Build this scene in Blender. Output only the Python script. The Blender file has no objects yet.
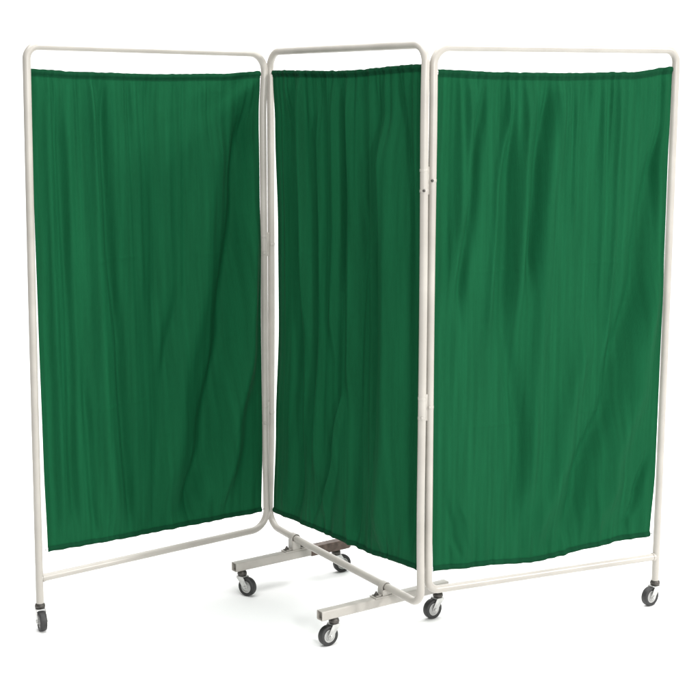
import bpy, bmesh, math, random
from mathutils import Vector, Matrix, noise

scene = bpy.context.scene
# ------------------------------------------------------------------ camera
cam_data = bpy.data.cameras.new('camera')
cam_data.sensor_width = 36.0
cam_data.lens = 73.29
cam_data.shift_x = 0.00956
cam_data.clip_end = 100.0
cam = bpy.data.objects.new('camera', cam_data)
scene.collection.objects.link(cam)
PITCH, ROLL = math.radians(10.008), math.radians(0.253)
cam.matrix_world = (Matrix.Translation((0, 0, 1.542)) @
                    Matrix.Rotation(math.radians(90) - PITCH, 4, 'X') @
                    Matrix.Rotation(ROLL, 4, 'Z'))
scene.camera = cam

# ------------------------------------------------------------------ world: even white studio surround
world = bpy.data.worlds.new('World')
scene.world = world
world.use_nodes = True
wbg = world.node_tree.nodes['Background']
wbg.inputs['Color'].default_value = (1.0, 1.0, 0.985, 1)
wbg.inputs['Strength'].default_value = 0.33

# ------------------------------------------------------------------ key lamp, plus added unseen area lamps
def area_lamp(name, loc, aim, size, power, color=(1, 1, 1)):
    l = bpy.data.lights.new(name, 'AREA')
    l.shape = 'RECTANGLE'; l.size = size[0]; l.size_y = size[1]
    l.energy = power; l.color = color
    o = bpy.data.objects.new(name, l)
    scene.collection.objects.link(o)
    o.location = loc
    o.rotation_euler = (Vector(aim) - Vector(loc)).to_track_quat('-Z', 'Y').to_euler()
    return o
area_lamp('key_softbox', (6.2, 1.6, 4.0), (0.0, 4.3, 0.9), (0.7, 1.0), 400, (1, 0.985, 0.96))
area_lamp('added_fill', (1.3, 0.2, 1.9), (0.0, 4.2, 0.9), (0.45, 0.6), 75)  # unseen lamp added to rake the middle curtain's folds
area_lamp('added_top_lamp', (0.2, 4.4, 4.6), (0.2, 4.4, 0.0), (5.0, 5.0), 440)  # unseen overhead lamp added to keep the floor white
area_lamp('added_backdrop_lamp', (0.0, 6.6, 4.8), (0.0, 10.5, 1.6), (5.0, 1.5), 190)  # unseen lamp added to wash the backdrop white

# ------------------------------------------------------------------ exposure
scene.view_settings.view_transform = 'Standard'
scene.view_settings.look = 'None'
scene.view_settings.exposure = 0.0
scene.view_settings.gamma = 1.0

rng = random.Random(7)

# ------------------------------------------------------------------ materials
def new_mat(name):
    m = bpy.data.materials.new(name); m.use_nodes = True
    nt = m.node_tree
    return m, nt, nt.nodes['Principled BSDF']

def mottled(name, c1, c2, rough, scale=30, bump=0.0, metallic=0.0, bump_scale=200, coat=0.0):
    m, nt, b = new_mat(name)
    tc = nt.nodes.new('ShaderNodeTexCoord')
    n = nt.nodes.new('ShaderNodeTexNoise'); n.inputs['Scale'].default_value = scale
    n.inputs['Detail'].default_value = 5
    r = nt.nodes.new('ShaderNodeValToRGB')
    r.color_ramp.elements[0].position = 0.35; r.color_ramp.elements[1].position = 0.7
    r.color_ramp.elements[0].color = (*c1, 1); r.color_ramp.elements[1].color = (*c2, 1)
    nt.links.new(tc.outputs['Object'], n.inputs['Vector'])
    nt.links.new(n.outputs['Fac'], r.inputs['Fac'])
    nt.links.new(r.outputs['Color'], b.inputs['Base Color'])
    b.inputs['Roughness'].default_value = rough
    b.inputs['Metallic'].default_value = metallic
    b.inputs['Coat Weight'].default_value = coat
    if bump:
        n2 = nt.nodes.new('ShaderNodeTexNoise'); n2.inputs['Scale'].default_value = bump_scale
        bp = nt.nodes.new('ShaderNodeBump'); bp.inputs['Strength'].default_value = bump
        bp.inputs['Distance'].default_value = 0.001
        nt.links.new(tc.outputs['Object'], n2.inputs['Vector'])
        nt.links.new(n2.outputs['Fac'], bp.inputs['Height'])
        nt.links.new(bp.outputs['Normal'], b.inputs['Normal'])
    return m

M_paint = mottled('cream_enamel', (0.36, 0.339, 0.306), (0.42, 0.398, 0.360), 0.33, 9, 0.25, bump_scale=90)
M_foot = mottled('cream_enamel_foot', (0.36, 0.340, 0.308), (0.42, 0.400, 0.365), 0.4, 14, 0.3, bump_scale=90)
M_zinc = mottled('zinc_plated_steel', (0.42, 0.42, 0.41), (0.58, 0.58, 0.56), 0.35, 60, 0.2, metallic=0.8)
M_dark = mottled('dark_steel', (0.05, 0.047, 0.042), (0.11, 0.10, 0.09), 0.45, 60, 0.2, metallic=0.5)
M_rubber = mottled('black_rubber', (0.012, 0.012, 0.012), (0.03, 0.03, 0.03), 0.55, 80, 0.2)
M_hub = mottled('grey_hub_plastic', (0.40, 0.40, 0.39), (0.52, 0.52, 0.50), 0.45, 40)
M_brown = mottled('dark_brown', (0.07, 0.048, 0.036), (0.14, 0.10, 0.08), 0.5, 50, 0.2, metallic=0.3)
M_floor = mottled('white_studio_paper', (0.90, 0.90, 0.895), (0.92, 0.92, 0.915), 0.9, 3)

def cloth_mat(name, col, col2, transl):
    m, nt, b = new_mat(name)
    out = nt.nodes['Material Output']
    uv = nt.nodes.new('ShaderNodeUVMap')
    tc = nt.nodes.new('ShaderNodeTexCoord')
    # soft dye mottling
    n = nt.nodes.new('ShaderNodeTexNoise'); n.inputs['Scale'].default_value = 22; n.inputs['Detail'].default_value = 8
    mq = nt.nodes.new('ShaderNodeMapping'); mq.inputs['Scale'].default_value = (3.2, 0.14, 1)
    nt.links.new(uv.outputs['UV'], mq.inputs['Vector']); nt.links.new(mq.outputs['Vector'], n.inputs['Vector'])
    mp = nt.nodes.new('ShaderNodeMapping'); mp.inputs['Scale'].default_value = (420, 55, 1)
    nt.links.new(uv.outputs['UV'], mp.inputs['Vector'])
    n3 = nt.nodes.new('ShaderNodeTexNoise'); n3.inputs['Scale'].default_value = 1.0; n3.inputs['Detail'].default_value = 3
    nt.links.new(mp.outputs['Vector'], n3.inputs['Vector'])
    add = nt.nodes.new('ShaderNodeMath'); add.operation = 'MULTIPLY_ADD'; add.inputs[1].default_value = 0.35
    nt.links.new(n3.outputs['Fac'], add.inputs[0]); nt.links.new(n.outputs['Fac'], add.inputs[2])
    mx = nt.nodes.new('ShaderNodeValToRGB')
    mx.color_ramp.elements[0].position = 0.45; mx.color_ramp.elements[1].position = 0.9
    mx.color_ramp.elements[0].color = (*col, 1); mx.color_ramp.elements[1].color = (*col2, 1)
    nt.links.new(add.outputs[0], mx.inputs['Fac'])
    nt.links.new(mx.outputs['Color'], b.inputs['Base Color'])
    b.inputs['Roughness'].default_value = 0.75
    b.inputs['Specular IOR Level'].default_value = 0.07
    # weave
    wv = nt.nodes.new('ShaderNodeTexWave'); wv.inputs['Scale'].default_value = 1.0
    wv.bands_direction = 'X'
    m1 = nt.nodes.new('ShaderNodeMapping'); m1.inputs['Scale'].default_value = (170, 170, 1)
    nt.links.new(uv.outputs['UV'], m1.inputs['Vector']); nt.links.new(m1.outputs['Vector'], wv.inputs['Vector'])
    wh = nt.nodes.new('ShaderNodeTexWave'); wh.bands_direction = 'Y'
    nt.links.new(m1.outputs['Vector'], wh.inputs['Vector']); wh.inputs['Scale'].default_value = 1.0
    s = nt.nodes.new('ShaderNodeMath'); s.operation = 'ADD'
    nt.links.new(wv.outputs['Fac'], s.inputs[0]); nt.links.new(wh.outputs['Fac'], s.inputs[1])
    s2 = nt.nodes.new('ShaderNodeMath'); s2.operation = 'ADD'
    nt.links.new(s.outputs[0], s2.inputs[0]); nt.links.new(n3.outputs['Fac'], s2.inputs[1])
    bp = nt.nodes.new('ShaderNodeBump'); bp.inputs['Strength'].default_value = 0.35; bp.inputs['Distance'].default_value = 0.0006
    nt.links.new(s2.outputs[0], bp.inputs['Height']); nt.links.new(bp.outputs['Normal'], b.inputs['Normal'])
    tr = nt.nodes.new('ShaderNodeBsdfTranslucent')
    nt.links.new(mx.outputs['Color'], tr.inputs['Color'])
    ms = nt.nodes.new('ShaderNodeMixShader'); ms.inputs['Fac'].default_value = transl
    nt.links.new(b.outputs['BSDF'], ms.inputs[1]); nt.links.new(tr.outputs['BSDF'], ms.inputs[2])
    nt.links.new(ms.outputs[0], out.inputs['Surface'])
    return m
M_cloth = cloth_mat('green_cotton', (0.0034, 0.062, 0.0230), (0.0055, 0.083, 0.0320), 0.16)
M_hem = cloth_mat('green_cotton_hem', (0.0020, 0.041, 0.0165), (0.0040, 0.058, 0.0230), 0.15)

# ------------------------------------------------------------------ mesh helpers
def link(name, bm, mat, parent=None, smooth=True, bevel=0.0):
    me = bpy.data.meshes.new(name)
    bmesh.ops.recalc_face_normals(bm, faces=bm.faces)
    bm.to_mesh(me); bm.free()
    me.materials.append(mat)
    if smooth:
        me.polygons.foreach_set('use_smooth', [True] * len(me.polygons))
    o = bpy.data.objects.new(name, me)
    scene.collection.objects.link(o)
    if parent is not None:
        o.parent = parent
    if bevel:
        md = o.modifiers.new('bevel', 'BEVEL'); md.width = bevel; md.segments = 3; md.limit_method = 'ANGLE'
        md.harden_normals = True
    return o

def fillet(pts, radii, closed=False, seg=10):
    n = len(pts); out = []
    for i, p in enumerate(pts):
        p = Vector(p); r = radii[i]
        if not closed and i in (0, n - 1) or r == 0:
            out.append(p); continue
        a = Vector(pts[(i - 1) % n]); b = Vector(pts[(i + 1) % n])
        da, db = (a - p), (b - p)
        la, lb = da.length, db.length
        da.normalize(); db.normalize()
        ang = da.angle(db)
        t = r / math.tan(ang / 2) if ang < math.pi - 1e-4 else 0
        t = min(t, la * 0.45, lb * 0.45)
        if r < 0 or t <= 0:
            t = min(la, lb) * 0.45
        s, e = p + da * t, p + db * t
        k = 16 if r > 0 else seg
        w = (math.sin(ang / 2))                    # rational bezier = true arc
        for j in range(k + 1):
            x = j / k
            b0, b1, b2 = (1 - x) ** 2, 2 * x * (1 - x) * w, x * x
            out.append((s * b0 + p * b1 + e * b2) / (b0 + b1 + b2))
    return out

def tube(bm, path, r, n=20, closed=False, caps=True):
    pts = [path[0]]
    for p in path[1:]:
        if (p - pts[-1]).length > 1e-5: pts.append(p)
    if closed and (pts[0] - pts[-1]).length < 1e-5: pts.pop()
    N = len(pts)
    tang = []
    for i in range(N):
        if closed: t = pts[(i + 1) % N] - pts[i - 1]
        else: t = pts[min(i + 1, N - 1)] - pts[max(i - 1, 0)]
        tang.append(t.normalized())
    up = Vector((0, 0, 1)) if abs(tang[0].z) < 0.9 else Vector((1, 0, 0))
    nrm = (up - tang[0] * up.dot(tang[0])).normalized()
    rings = []
    for i in range(N):
        t = tang[i]
        nrm = (nrm - t * nrm.dot(t)).normalized()
        bi = t.cross(nrm)
        rr = r(i / (N - 1)) if callable(r) else r
        rings.append([bm.verts.new(pts[i] + (nrm * math.cos(a) + bi * math.sin(a)) * rr)
                      for a in (2 * math.pi * k / n for k in range(n))])
    for i in range(N if closed else N - 1):
        A, B = rings[i], rings[(i + 1) % N]
        if closed and i == N - 1:                 # pick the rotation that closes without twist
            k0 = min(range(n), key=lambda k: (B[k].co - A[0].co).length)
            B = B[k0:] + B[:k0]
        for k in range(n):
            bm.faces.new((A[k], A[(k + 1) % n], B[(k + 1) % n], B[k]))
    if not closed and caps:
        bm.faces.new(rings[0][::-1]); bm.faces.new(rings[-1])

def box(bm, c, size, rotz=0.0):
    M = Matrix.Translation(c) @ Matrix.Rotation(rotz, 4, 'Z') @ Matrix.Diagonal((*size, 1))
    bmesh.ops.create_cube(bm, size=1.0, matrix=M)

def lathe(bm, prof, M, n=36):
    """profile (r, h) turned about local Z, placed with M"""
    rings = []
    for r, h in prof:
        rings.append([bm.verts.new(M @ Vector((r * math.cos(a), r * math.sin(a), h)))
                      for a in (2 * math.pi * k / n for k in range(n))] if r > 1e-6 else [bm.verts.new(M @ Vector((0, 0, h)))])
    for A, B in zip(rings, rings[1:]):
        for k in range(n):
            a = [A[0]] if len(A) == 1 else [A[k], A[(k + 1) % n]]
            b = [B[0]] if len(B) == 1 else [B[(k + 1) % n], B[k]]
            if len(a) + len(b) > 2: bm.faces.new(a + b)

def sharp(o, deg=35):
    me = o.data
    bm = bmesh.new(); bm.from_mesh(me)
    for e in bm.edges:
        if len(e.link_faces) == 2 and e.calc_face_angle(0) > math.radians(deg): e.smooth = False
    bm.to_mesh(me); bm.free()
    return o

# ------------------------------------------------------------------ setting: white paper floor and backdrop
bm = bmesh.new()
vs = [bm.verts.new(v) for v in ((-12, -5, 0), (12, -5, 0), (12, 9.0, 0), (-12, 9.0, 0))]
bm.faces.new(vs)
o = link('floor', bm, M_floor, smooth=False); o['kind'] = 'structure'
bm = bmesh.new()
prof = [Vector((9.0, 0))] + [Vector((9.0 + 1.5 * math.sin(a), 1.5 - 1.5 * math.cos(a))) for a in (math.pi / 2 * k / 16 for k in range(1, 17))] + [Vector((10.5, 6.0))]
L = [bm.verts.new((-12, p.x, p.y)) for p in prof]; R_ = [bm.verts.new((12, p.x, p.y)) for p in prof]
for i in range(len(prof) - 1): bm.faces.new((L[i], R_[i], R_[i + 1], L[i + 1]))
o = link('backdrop', bm, M_floor); o['kind'] = 'structure'

# ------------------------------------------------------------------ the screen
screen = bpy.data.objects.new('folding_ward_screen', None)
scene.collection.objects.link(screen)
screen.location = (0.0, 4.2, 0.0)
screen.empty_display_size = 0.3
screen['label'] = 'three-panel folding hospital screen with green curtains in cream tube frames on black castors'
screen['category'] = 'privacy screen'
BASE = Vector(screen.location)

class Plane:                                       # the upright plane a panel stands in
    def __init__(s, a, deg):
        s.o = Vector((a[0], a[1], 0)) - BASE
        t = math.radians(deg)
        s.d = Vector((math.cos(t), math.sin(t), 0)); s.n = Vector((math.sin(t), -math.cos(t), 0))
    def __call__(s, u, z, off=0.0):
        return s.o + s.d * u + s.n * off + Vector((0, 0, z))
PA = Plane((-0.8818, 4.0014), 38.57)
PB = Plane((-0.2339, 4.5326), -56.49)
PC = Plane((0.2399, 3.8697), 25.93)
TR_ = 0.0112                                       # tube radius

def make_frame(P, pts, closed, collars=()):
    bm = bmesh.new()
    path = fillet([P(u, z) for u, z, r in pts], [r for *_, r in pts], closed)
    tube(bm, path, TR_, 24, closed)
    for (u0, z0), (u1, z1) in collars:             # weld beads where tubes meet
        tube(bm, [P(u0, z0), P(u1, z1)], TR_ + 0.0016, 24)
    return sharp(link('frame', bm, M_paint, screen), 50)

S = -1
f1 = make_frame(PA, [(-0.0085, 0.078, 0), (-0.0018, 0.9187, S), (0.0075, 1.6815, 0.036), (0.8145, 1.6785, 0.055), (0.8025, 1.53, S),
                     (0.8040, 1.22, S), (0.8045, 0.90, S), (0.8055, 0.42, S), (0.811, 0.154, 0.06), (-0.0080, 0.1525, 0)], False,
                [((0.0005, 0.1525), (0.0075, 0.1525))])
f2 = make_frame(PB, [(0.000, 1.684, 0.055), (0.0040, 1.53, S), (0.0050, 1.22, S), (0.0045, 0.84, S), (-0.002, 0.41, S), (-0.0155, 0.155, 0.06),
                     (0.2018, 0.1465, S), (0.6808, 0.1364, S), (0.8265, 0.133, 0.040), (0.8195, 0.351, S), (0.8187, 1.0, S), (0.8108, 1.52, S),
                     (0.8135, 1.684, 0.045)], True)
f3 = make_frame(PC, [(0.8107, 0.078, 0), (0.8085, 0.75, S), (0.8032, 1.6848, 0.036), (-0.0035, 1.6785, 0.05), (-0.0018, 1.5, S), (-0.0018, 1.0, S),
                     (0.003, 0.344, S), (0.0048, 0.165, 0.034), (0.8102, 0.1534, 0)], False,
                [((0.8025, 0.1535), (0.7955, 0.1536))])

# ---- curtains
def interp(tab, t):
    if t <= tab[0][0]: return tab[0][1]
    for (a, va), (b, vb) in zip(tab, tab[1:]):
        if t <= b:
            x = (t - a) / (b - a); x = x * x * (3 - 2 * x)
            return va + (vb - va) * x
    return tab[-1][1]

def make_curtain(P, top, bot, left, right, folds, seed, pleat, depth, gain, reach, NU=420, NW=440):
    r = random.Random(seed)
    # fine gathers under the rod pocket, and smaller ones above the bottom hem
    gath = []
    x = 0.0
    while x < 1.0:
        gath.append((x, r.uniform(0.006, 0.014), r.uniform(0.3, 1.0) * pleat * r.choice((1, 1, -0.7)), r.uniform(0.06, 1.0) ** 1.5 * reach + 0.05, r.uniform(-0.03, 0.03)))
        x += r.uniform(0.016, 0.040)
    gbot = []
    x = 0.0
    while x < 1.0:
        gbot.append((x, r.uniform(0.008, 0.018), r.uniform(0.2, 1.0) * pleat * 0.8 * r.choice((1, -1)), r.uniform(0.04, 0.13), r.uniform(-0.25, 0.25)))
        x += r.uniform(0.02, 0.055)
    def disp(s, w):
        d = 0.0
        for gx, gw, ga, gl, dr in gath:
            e = math.exp(-((w / gl) ** 1.5))
            if e > 0.02:
                q = (s - gx - dr * w) / (gw * (1 + 1.6 * w))
                if abs(q) < 3: d += 1.6 * ga * e * math.exp(-q * q)
        for gx, gw, ga, gl, dr in gbot:
            v = 1 - w
            e = math.exp(-((v / gl) ** 1.5))
            if e > 0.02:
                q = (s - gx - dr * v) / (gw * (1 + 4 * v))
                if abs(q) < 3: d += 1.6 * ga * e * math.exp(-q * q)
        for path, wid, amp in folds:
            w0, w1 = path[0][0], path[-1][0]
            fade = min(1, max(0, (w - w0 + 0.02) / 0.12)) * min(1, max(0, (w1 - w + 0.02) / 0.12))
            fade = fade * fade * (3 - 2 * fade)
            if fade <= 0: continue
            c = interp(path, w) + 0.003 * math.sin(w * 9 + wid * 400)
            q = (s - c) / wid
            if abs(q) < 3.2:
                d += gain * amp * fade * math.exp(-q * q)
        # slow billow, stretched vertically
        v = Vector((s * 3.2 + seed, w * 0.8, seed * 0.37))
        d += depth * noise.noise(v)
        v = Vector((s * 13 + seed * 3, w * 1.0 + s * 2, seed * 1.7))
        d += depth * 0.5 * noise.noise(v)
        v = Vector((s * 34 + seed * 5, w * 1.8, seed * 2.7))
        d += depth * 0.2 * noise.noise(v)
        # storage creases: shallow ironed-in lines
        for cw in (0.385, 0.70):
            d += 0.0014 * math.exp(-((w - cw - 0.004 * math.sin(s * 9)) / 0.004) ** 2) * (0.5 + 0.5 * math.sin(s * 14 + seed))
        # held at the posts and at both hems
        edge = min(1, s / 0.05) * min(1, (1 - s) / 0.05)
        hold = min(1, (w + 0.012) / 0.05) * min(1, (1.008 - w) / 0.045)
        return d * (0.15 + 0.85 * edge) * (0.25 + 0.75 * hold)
    def point(s, w, off=0.0):
        # rows run along lines from hem to hem
        ul, ur = interp(left, w), interp(right, w)
        u = ul + (ur - ul) * s
        zt, zb = interp(top, s), interp(bot, s)
        z = zt + (zb - zt) * w
        d = disp(s, w)
        H = zt - zb
        a = w * H                                   # metres below the top edge
        b = (1 - w) * H
        if a < 0.016:                               # rod pocket bulge
            d += 0.0035 * math.sin(math.pi * a / 0.016)
            z += 0.0022 * noise.noise(Vector((s * 38, seed, 0))) if a < 0.001 else 0
        if b < 0.014:
            d += 0.0030 * math.sin(math.pi * b / 0.014)
            z += 0.0020 * noise.noise(Vector((s * 26, seed, 5))) if b < 0.001 else 0
        return P(u, z, d + off)
    ws = []
    for i in range(NW + 1):
        ws.append(i / NW)
    ws += [x / 1.4 for x in (0.004, 0.008, 0.012, 0.016, 0.02)] + [1 - x / 1.4 for x in (0.004, 0.008, 0.012, 0.016)]
    ws = sorted(set(ws))
    def sheet(name, s0, s1, nu, wlist, mat, parent, off, amp=1.0):
        bm = bmesh.new(); uvl = bm.loops.layers.uv.new('UVMap')
        g = [[bm.verts.new(point(s0 + (s1 - s0) * i / nu, w, off)) for i in range(nu + 1)] for w in wlist]
        for j in range(len(wlist) - 1):
            for i in range(nu):
                f = bm.faces.new((g[j][i], g[j + 1][i], g[j + 1][i + 1], g[j][i + 1]))
                for lp, (a, b) in zip(f.loops, ((i, j), (i, j + 1), (i + 1, j + 1), (i + 1, j))):
                    lp[uvl].uv = ((s0 + (s1 - s0) * a / nu) * 0.8, wlist[b] * 1.4)
        return link(name, bm, mat, parent)
    c = sheet('curtain', 0, 1, NU, ws, M_cloth, screen, 0.0)
    # doubled cloth: rod pockets and side hems, on the back face and wrapped to the front by a stitch width
    wt = [w for w in ws if w <= 0.0145]; wt = sorted(set(wt))
    wb = [w for w in ws if w >= 1 - 0.0125]
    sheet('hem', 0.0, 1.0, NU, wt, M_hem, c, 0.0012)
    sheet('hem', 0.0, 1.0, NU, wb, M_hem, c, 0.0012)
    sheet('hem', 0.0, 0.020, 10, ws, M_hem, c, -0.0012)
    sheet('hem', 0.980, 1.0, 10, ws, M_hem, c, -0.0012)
    # stretched wires through the pockets, hooked to the posts
    for tab, dz in ((top, -0.010), (bot, 0.011)):
        bm = bmesh.new()
        w = 0.0065 if tab is top else 1 - 0.0055
        ul, ur = interp(left, w), interp(right, w)
        path = [point(s, w, -0.0028) for s in [k / 80 for k in range(81)]]
        path = [P(ul - 0.010, path[0].z, 0)] + path + [P(ur + 0.010, path[-1].z, 0)]
        tube(bm, path, 0.0013, 8)
        link('curtain_wire', bm, M_zinc, c)
    return c

V = -1
make_curtain(PA,
    top=[(0, 1.6195), (0.2, 1.6135), (0.5, 1.6105), (0.8, 1.6145), (1, 1.6240)],
    bot=[(0, 0.2275), (0.4, 0.2190), (0.75, 0.2140), (1, 0.2110)],
    left=[(0, 0.0110), (0.3, 0.0150), (0.5, 0.0160), (0.8, 0.0180), (1, 0.0225)],
    right=[(0, 0.793), (0.08, 0.7890), (0.5, 0.7905), (0.85, 0.794), (1, 0.789)],
    folds=[
        ([(0.0, 0.29), (0.35, 0.305), (0.6, 0.335), (1.0, 0.37)], 0.022, -0.0065),
        ([(0.0, 0.235), (0.4, 0.24), (0.7, 0.26), (1.0, 0.30)], 0.040, 0.0060),
        ([(0.05, 0.11), (0.5, 0.12), (1.0, 0.12)], 0.022, -0.0055),
        ([(0.0, 0.055), (0.5, 0.06), (1.0, 0.07)], 0.020, 0.0040),
        ([(0.05, 0.96), (0.25, 0.91), (0.55, 0.83), (0.8, 0.74), (1.0, 0.64)], 0.055, -0.0165),
        ([(0.3, 0.99), (0.6, 0.93), (0.8, 0.86), (0.98, 0.80)], 0.040, 0.0100),
        ([(0.1, 0.78), (0.4, 0.72), (0.75, 0.60), (0.95, 0.53)], 0.060, 0.0080),
        ([(0.0, 0.50), (0.3, 0.52), (0.55, 0.50)], 0.030, -0.0035),
        ([(0.45, 0.60), (0.7, 0.52), (1.0, 0.47)], 0.030, -0.0040),
        ([(0.0, 0.42), (0.25, 0.43), (0.5, 0.44)], 0.016, 0.0026),
        ([(0.6, 0.18), (0.8, 0.19), (1.0, 0.20)], 0.016, -0.0035),
    ], seed=3, pleat=0.0058, depth=0.012, gain=3.5, reach=0.5)
make_curtain(PB,
    top=[(0, 1.6275), (0.5, 1.6215), (1, 1.6335)],
    bot=[(0, 0.2025), (0.35, 0.209), (0.6, 0.212), (1, 0.229)],
    left=[(0, 0.0200), (0.12, 0.0330), (0.35, 0.0480), (0.55, 0.0500), (0.8, 0.0290), (1, 0.0120)],
    right=[(0, 0.7985), (0.3, 0.8045), (0.6, 0.8070), (1, 0.8065)],
    folds=[
        ([(0.0, 0.50), (0.2, 0.50), (0.5, 0.49)], 0.014, -0.0095),
        ([(0.0, 0.455), (0.3, 0.45), (0.6, 0.43)], 0.028, 0.0070),
        ([(0.0, 0.57), (0.3, 0.58), (0.7, 0.57)], 0.030, 0.0075),
        ([(0.05, 0.12), (0.3, 0.14), (0.7, 0.16), (1.0, 0.20)], 0.045, -0.0100),
        ([(0.0, 0.21), (0.35, 0.22), (0.6, 0.24)], 0.022, 0.0065),
        ([(0.1, 0.29), (0.4, 0.29), (0.8, 0.28)], 0.026, -0.0085),
        ([(0.05, 0.35), (0.5, 0.35), (0.9, 0.33)], 0.024, 0.0065),
        ([(0.25, 0.62), (0.6, 0.60), (1.0, 0.60)], 0.028, -0.0085),
        ([(0.1, 0.66), (0.25, 0.655), (0.45, 0.65)], 0.014, -0.0040),
        ([(0.1, 0.80), (0.4, 0.82), (0.7, 0.82), (1.0, 0.80)], 0.055, 0.0140),
        ([(0.0, 0.88), (0.3, 0.92), (0.7, 0.94), (1.0, 0.95)], 0.026, -0.0095),
        ([(0.0, 0.74), (0.2, 0.74), (0.5, 0.735), (1.0, 0.72)], 0.018, -0.0045),
        ([(0.65, 0.52), (0.8, 0.46), (0.97, 0.38)], 0.016, 0.0070),
        ([(0.68, 0.47), (0.85, 0.40), (0.98, 0.32)], 0.016, -0.0065),
        ([(0.7, 0.72), (0.85, 0.74), (0.98, 0.74)], 0.016, 0.0040),
    ], seed=11, pleat=0.0070, depth=0.011, gain=2.7, reach=1.5)
make_curtain(PC,
    top=[(0, 1.6200), (0.25, 1.6150), (0.5, 1.6150), (0.8, 1.6200), (1, 1.6370)],
    bot=[(0, 0.2200), (0.2, 0.2135), (0.47, 0.1985), (0.72, 0.2140), (0.85, 0.2215), (1, 0.2220)],
    left=[(0, 0.0100), (0.5, 0.0115), (0.9, 0.0160), (1, 0.0190)],
    right=[(0, 0.7910), (0.2, 0.7905), (0.6, 0.7930), (0.85, 0.7930), (1, 0.7820)],
    folds=[
        ([(0.0, 0.19), (0.2, 0.15), (0.5, 0.09)], 0.022, -0.0075),
        ([(0.0, 0.13), (0.2, 0.10), (0.45, 0.05)], 0.032, 0.0070),
        ([(0.0, 0.30), (0.25, 0.24), (0.55, 0.22)], 0.016, 0.0050),
        ([(0.0, 0.38), (0.2, 0.345), (0.5, 0.34)], 0.030, 0.0080),
        ([(0.0, 0.455), (0.2, 0.42), (0.45, 0.385)], 0.024, -0.0080),
        ([(0.0, 0.50), (0.3, 0.46), (0.7, 0.42), (0.9, 0.40)], 0.036, 0.0070),
        ([(0.1, 0.30), (0.45, 0.29), (0.75, 0.36), (0.95, 0.33)], 0.032, -0.0060),
        ([(0.0, 0.585), (0.2, 0.575), (0.35, 0.57)], 0.012, 0.0030),
        ([(0.0, 0.77), (0.3, 0.76), (0.6, 0.74)], 0.014, 0.0035),
        ([(0.0, 0.69), (0.3, 0.70), (0.5, 0.70)], 0.012, 0.0025),
        ([(0.12, 0.95), (0.4, 0.89), (0.65, 0.78), (0.85, 0.65), (0.98, 0.60)], 0.050, -0.0140),
        ([(0.4, 0.98), (0.65, 0.90), (0.85, 0.80), (0.98, 0.74)], 0.050, 0.0090),
        ([(0.5, 0.66), (0.75, 0.57), (0.98, 0.46)], 0.045, 0.0080),
        ([(0.78, 0.97), (0.9, 0.92), (0.99, 0.87)], 0.018, -0.0060),
        ([(0.84, 0.05), (0.92, 0.08), (0.995, 0.12)], 0.014, -0.0040),
        ([(0.84, 0.10), (0.92, 0.14), (0.99, 0.17)], 0.014, 0.0035),
    ], seed=23, pleat=0.0062, depth=0.012, gain=2.8, reach=0.6)

# ---- hinges between neighbouring posts
def post_at(path, z):
    return interp([(a[1], a[0]) for a in sorted(path, key=lambda t: t[1])], z)
pA1 = [(0.8145, 1.68), (0.8025, 1.53), (0.8040, 1.22), (0.8045, 0.90), (0.8055, 0.42), (0.811, 0.154)]
pB0 = [(0.000, 1.684), (0.0040, 1.53), (0.0050, 1.22), (0.0045, 0.84), (-0.002, 0.41), (-0.0155, 0.155)]
pB1 = [(0.8135, 1.684), (0.8108, 1.52), (0.8187, 1.0), (0.8195, 0.351), (0.8265, 0.133)]
pC0 = [(-0.0035, 1.6785), (-0.0018, 1.5), (-0.0018, 1.0), (0.003, 0.344), (0.0048, 0.165)]
def make_hinge(Pa, pa, Pb, pb, z, length, screw_mat):
    bm = bmesh.new()
    def pair(h): return Pa(post_at(pa, h), h), Pb(post_at(pb, h), h)
    a, b = pair(z)
    toward = (Vector((0, 0, 0)) - BASE - (a + b) / 2); toward.z = 0; toward.normalize()
    top, bot = z + length / 2, z - length / 2
    mid = (a + b) / 2 - toward * 0.004
    lathe(bm, [(0, -length / 2), (0.0045, -length / 2), (0.0055, -length / 2 + 0.001), (0.0055, length / 2 - 0.001), (0.0045, length / 2), (0, length / 2)],
          Matrix.Translation(mid), 20)
    for h, side in ((top - 0.010, 0), (z, 1), (bot + 0.010, 0)):
        a2, b2 = pair(h)
        q = a2 if side == 0 else b2
        m2 = Vector((mid.x, mid.y, h))
        M = Matrix.Translation(q)
        lathe(bm, [(TR_ - 0.001, -0.004), (TR_ + 0.0004, -0.004), (TR_ + 0.0007, -0.0034), (TR_ + 0.0007, 0.0034), (TR_ + 0.0004, 0.004), (TR_ - 0.001, 0.004)], M, 28)
        tube(bm, [q, m2], 0.0045, 10)
    hg = sharp(link('hinge', bm, M_paint, screen), 50)
    # screw head facing the viewer's side
    for h, side in ((z, 1), (z - 0.026, 0)):
        a2, b2 = pair(h); q = (a2 if side == 0 else b2) + toward * (TR_ + 0.0006)
        bm = bmesh.new()
        M = Matrix.Translation(q) @ toward.to_track_quat('Z', 'Y').to_matrix().to_4x4()
        lathe(bm, [(0.0040, 0), (0.0040, 0.0014), (0.0028, 0.0026), (0, 0.0029)], M, 16)
        sharp(link('screw', bm, screw_mat, hg), 50)
    return hg
make_hinge(PA, pA1, PB, pB0, 1.085, 0.075, M_paint)
make_hinge(PA, pA1, PB, pB0, 0.535, 0.075, M_paint)
make_hinge(PB, pB1, PC, pC0, 1.325, 0.075, M_dark)
make_hinge(PB, pB1, PC, pC0, 0.700, 0.075, M_paint)

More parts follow.
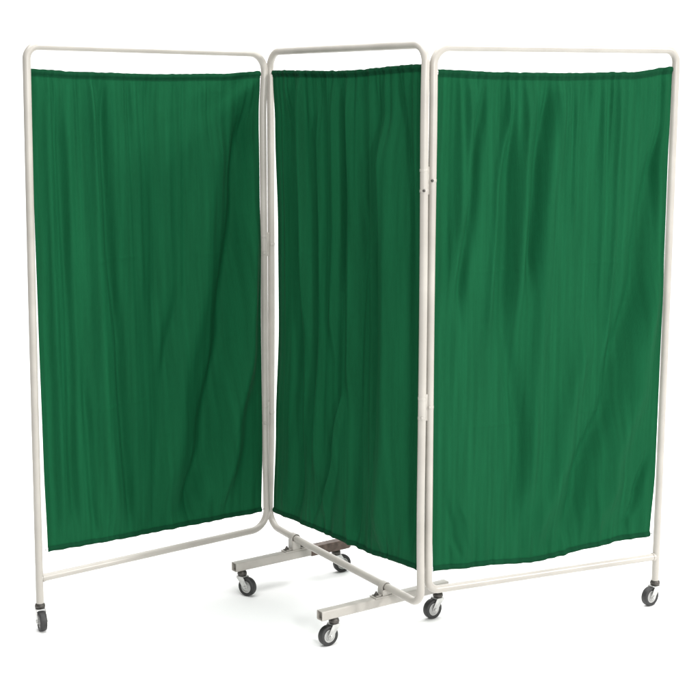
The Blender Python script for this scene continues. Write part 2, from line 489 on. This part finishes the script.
# ---- foot bars under the middle panel
FB = 0.028                                          # square tube
FZ = 0.095
def hollow_bar(bm, a, ang, length):
    d = Vector((math.cos(ang), math.sin(ang), 0)); n = Vector((-math.sin(ang), math.cos(ang), 0)); z = Vector((0, 0, 1))
    h = FB / 2; c = 0.0035
    prof = []
    for sx, sy in ((1, 1), (-1, 1), (-1, -1), (1, -1)):
        for k in range(5):
            t = math.pi / 2 * k / 4 + {(1, 1): 0, (-1, 1): math.pi / 2, (-1, -1): math.pi, (1, -1): 1.5 * math.pi}[(sx, sy)]
            prof.append((sx * (h - c) + c * math.cos(t), sy * (h - c) + c * math.sin(t)))
    r = [[bm.verts.new(a + d * s + n * x * k + z * y * k) for x, y in prof] for s, k in ((0.012, 0.88), (0, 0.88), (0, 1), (length, 1), (length, 0.88), (length - 0.012, 0.88))]
    m = len(prof)
    for A, B in zip(r, r[1:]):
        for k in range(m): bm.faces.new((A[k], A[(k + 1) % m], B[(k + 1) % m], B[k]))
    bm.faces.new(r[0]); bm.faces.new(r[-1][::-1])
    return d, n

def make_foot(a, deg, length, u_cross, z_frame, dark_end):
    ang = math.radians(deg)
    a = Vector((a[0], a[1], FZ)) - BASE
    bm = bmesh.new()
    d, n = hollow_bar(bm, a, ang, length)
    foot = sharp(link('foot_bar', bm, M_foot, screen), 40)
    # saddle bracket clamping the round bottom rail to the bar
    c = PB(u_cross, 0)
    s = (c - Vector((a.x, a.y, 0))).dot(d)
    p = Vector((a.x, a.y, 0)) + d * s
    top = FZ + FB / 2
    bm = bmesh.new()
    rot = math.atan2(d.y, d.x)
    box(bm, (p.x, p.y, top + 0.0015), (0.085, 0.032, 0.003), rot)
    # cradle block and strap arched over the rail
    box(bm, (p.x, p.y, (top + 0.003 + z_frame - 0.006) / 2), (0.030, 0.026, z_frame - 0.006 - top - 0.003 + 0.001), rot)
    e = PB.d
    arch = []
    for k in range(13):
        t = math.pi * k / 12
        arch.append((math.cos(t) * (TR_ + 0.0025), z_frame + math.sin(t) * (TR_ + 0.0025)))
    arch = [(0.036, top + 0.004), (0.020, top + 0.004)] + [(TR_ + 0.0035, top + 0.009)] + arch + [(-TR_ - 0.0035, top + 0.009), (-0.020, top + 0.004), (-0.036, top + 0.004)]
    hw = 0.011
    def row(off, k):
        return [bm.verts.new(p + PB.n * (x) + e * off + Vector((0, 0, z)) + (Vector((0, 0, k)) if abs(x) > TR_ + 0.004 else (PB.n * x + Vector((0, 0, z - z_frame))).normalized() * k)) for x, z in arch]
    r1, r2, r3, r4 = row(-hw, 0), row(-hw, 0.0022), row(hw, 0.0022), row(hw, 0)
    for A, B in ((r1, r2), (r2, r3), (r3, r4), (r4, r1)):
        for k in range(len(arch) - 1): bm.faces.new((A[k], B[k], B[k + 1], A[k + 1]))
    br = link('clamp_bracket', bm, M_foot, foot, smooth=False, bevel=0.0006)
    for sg in (-1, 1):
        bm = bmesh.new()
        q = p + PB.n * sg * 0.029 + Vector((0, 0, top + 0.0062))
        M = Matrix.Translation(q)
        lathe(bm, [(0.0075, 0), (0.0075, 0.0012), (0.0055, 0.0012)], M, 20)
        lathe(bm, [(0.0055, 0.0012), (0.0055, 0.0058), (0.0042, 0.0065), (0, 0.0065)], M, 6)
        lathe(bm, [(0.0028, 0.006), (0.0028, 0.0105), (0, 0.011)], M, 12)
        sharp(link('bolt', bm, M_dark, foot), 30)
    return foot, a, d
foot1, a1, d1 = make_foot((-0.3395, 4.2781), 36.0, 0.445, 0.150, 0.1485, True)
foot2, a2, d2 = make_foot((-0.0640, 3.8560), 35.3, 0.462, 0.722, 0.1355, False)

# dark brown box round the far half of the rear foot bar
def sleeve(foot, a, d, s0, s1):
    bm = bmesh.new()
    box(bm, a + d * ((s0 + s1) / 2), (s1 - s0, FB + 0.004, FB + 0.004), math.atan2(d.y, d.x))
    o = link('brown_bar_end', bm, M_brown, foot, smooth=False, bevel=0.003)
    o['label'] = 'dark brown box round the far half of the foot bar'
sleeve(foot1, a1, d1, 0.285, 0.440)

# ---- castors
CH = 0.078                                          # overall height
WR = 0.0300
def make_caster():
    """swivel axis on local Z, wheel trails along local +X; floor at z = 0"""
    trail = 0.021
    ax = Matrix.Translation((trail, 0, WR)) @ Matrix.Rotation(math.pi / 2, 4, 'X')
    bm = bmesh.new()
    lathe(bm, [(0, CH + 0.004), (0.0085, CH + 0.004), (0.0105, CH), (0.0135, CH - 0.002), (0.0150, CH - 0.006), (0.0155, CH - 0.011), (0.0130, CH - 0.0145), (0.006, CH - 0.0150), (0, CH - 0.0150)],
          Matrix.Identity(4), 32)
    c = sharp(link('caster', bm, M_dark, screen), 50)
    # fork: bridge plate and two raked legs to the axle
    bm = bmesh.new()
    for sy in (-1, 1):
        y0 = sy * 0.0135
        side = [(-0.012, CH - 0.0165), (0.014, CH - 0.0165), (0.019, CH - 0.024), (trail + 0.0085, WR + 0.004), (trail + 0.007, WR - 0.006),
                (trail, WR - 0.0095), (trail - 0.0075, WR - 0.005), (0.000, CH - 0.034), (-0.012, CH - 0.022)]
        A = [bm.verts.new((x, y0 - 0.001, z)) for x, z in side]; B = [bm.verts.new((x, y0 + 0.001, z)) for x, z in side]
        bm.faces.new(A); bm.faces.new(B[::-1])
        for k in range(len(side)):
            k2 = (k + 1) % len(side); bm.faces.new((A[k], B[k], B[k2], A[k2]))
    box(bm, (0.001, 0, CH - 0.0165), (0.026, 0.029, 0.0022))
    lathe(bm, [(0, -0.0175), (0.0048, -0.0175), (0.0055, -0.0165), (0.0055, -0.0146)], ax, 6)
    lathe(bm, [(0, 0.0180), (0.0048, 0.0180), (0.0055, 0.0170), (0.0055, 0.0146)], ax, 6)
    fk = link('fork', bm, M_zinc, c, smooth=False, bevel=0.0007)
    bm = bmesh.new()
    w = 0.0108
    prof = [(WR * 0.64, -w * 0.86), (WR * 0.86, -w), (WR * 0.95, -w * 0.9), (WR * 0.99, -w * 0.6), (WR, 0), (WR * 0.99, w * 0.6), (WR * 0.95, w * 0.9), (WR * 0.86, w), (WR * 0.64, w * 0.86), (WR * 0.64, -w * 0.86)]
    lathe(bm, prof, ax, 48)
    link('tyre', bm, M_rubber, c)
    bm = bmesh.new()
    h = w * 0.80
    prof = [(0, -h * 1.3), (0.0055, -h * 1.3), (0.0065, -h * 0.9), (WR * 0.48, -h * 0.6), (WR * 0.56, -h), (WR * 0.655, -h), (WR * 0.655, h), (WR * 0.56, h), (WR * 0.48, h * 0.6), (0.0065, h * 0.9), (0.0055, h * 1.3), (0, h * 1.3)]
    lathe(bm, prof, ax, 36)
    sharp(link('hub', bm, M_hub, c), 30)
    return c

proto = make_caster()
def place_caster(c, swivel, direction):
    c.location = (swivel[0] - BASE.x, swivel[1] - BASE.y, 0)
    c.rotation_euler = (0, 0, math.atan2(direction[1], direction[0]))
def on_bar(a, d, s):
    p = a + d * s + BASE
    return (p.x, p.y)
p0 = PA(-0.0085, 0) + BASE; p5 = PC(0.8107, 0) + BASE
spots = [((p0.x, p0.y), (0.40, -0.92)),
         ((p5.x, p5.y), (-0.80, -0.60)),
         (on_bar(a1, d1, 0.030), (0.82, -0.57)),
         (on_bar(a1, d1, 0.394), (0.70, 0.35)),
         (on_bar(a2, d2, 0.050), (-0.80, -0.60)),
         (on_bar(a2, d2, 0.432), (-0.80, -0.60))]
kids = list(proto.children)
for i, (p, dr) in enumerate(spots):
    if i == 0:
        c = proto
    else:
        c = proto.copy(); scene.collection.objects.link(c); c.parent = screen
        for k in kids:
            kc = k.copy(); scene.collection.objects.link(kc); kc.parent = c
    place_caster(c, p, dr)
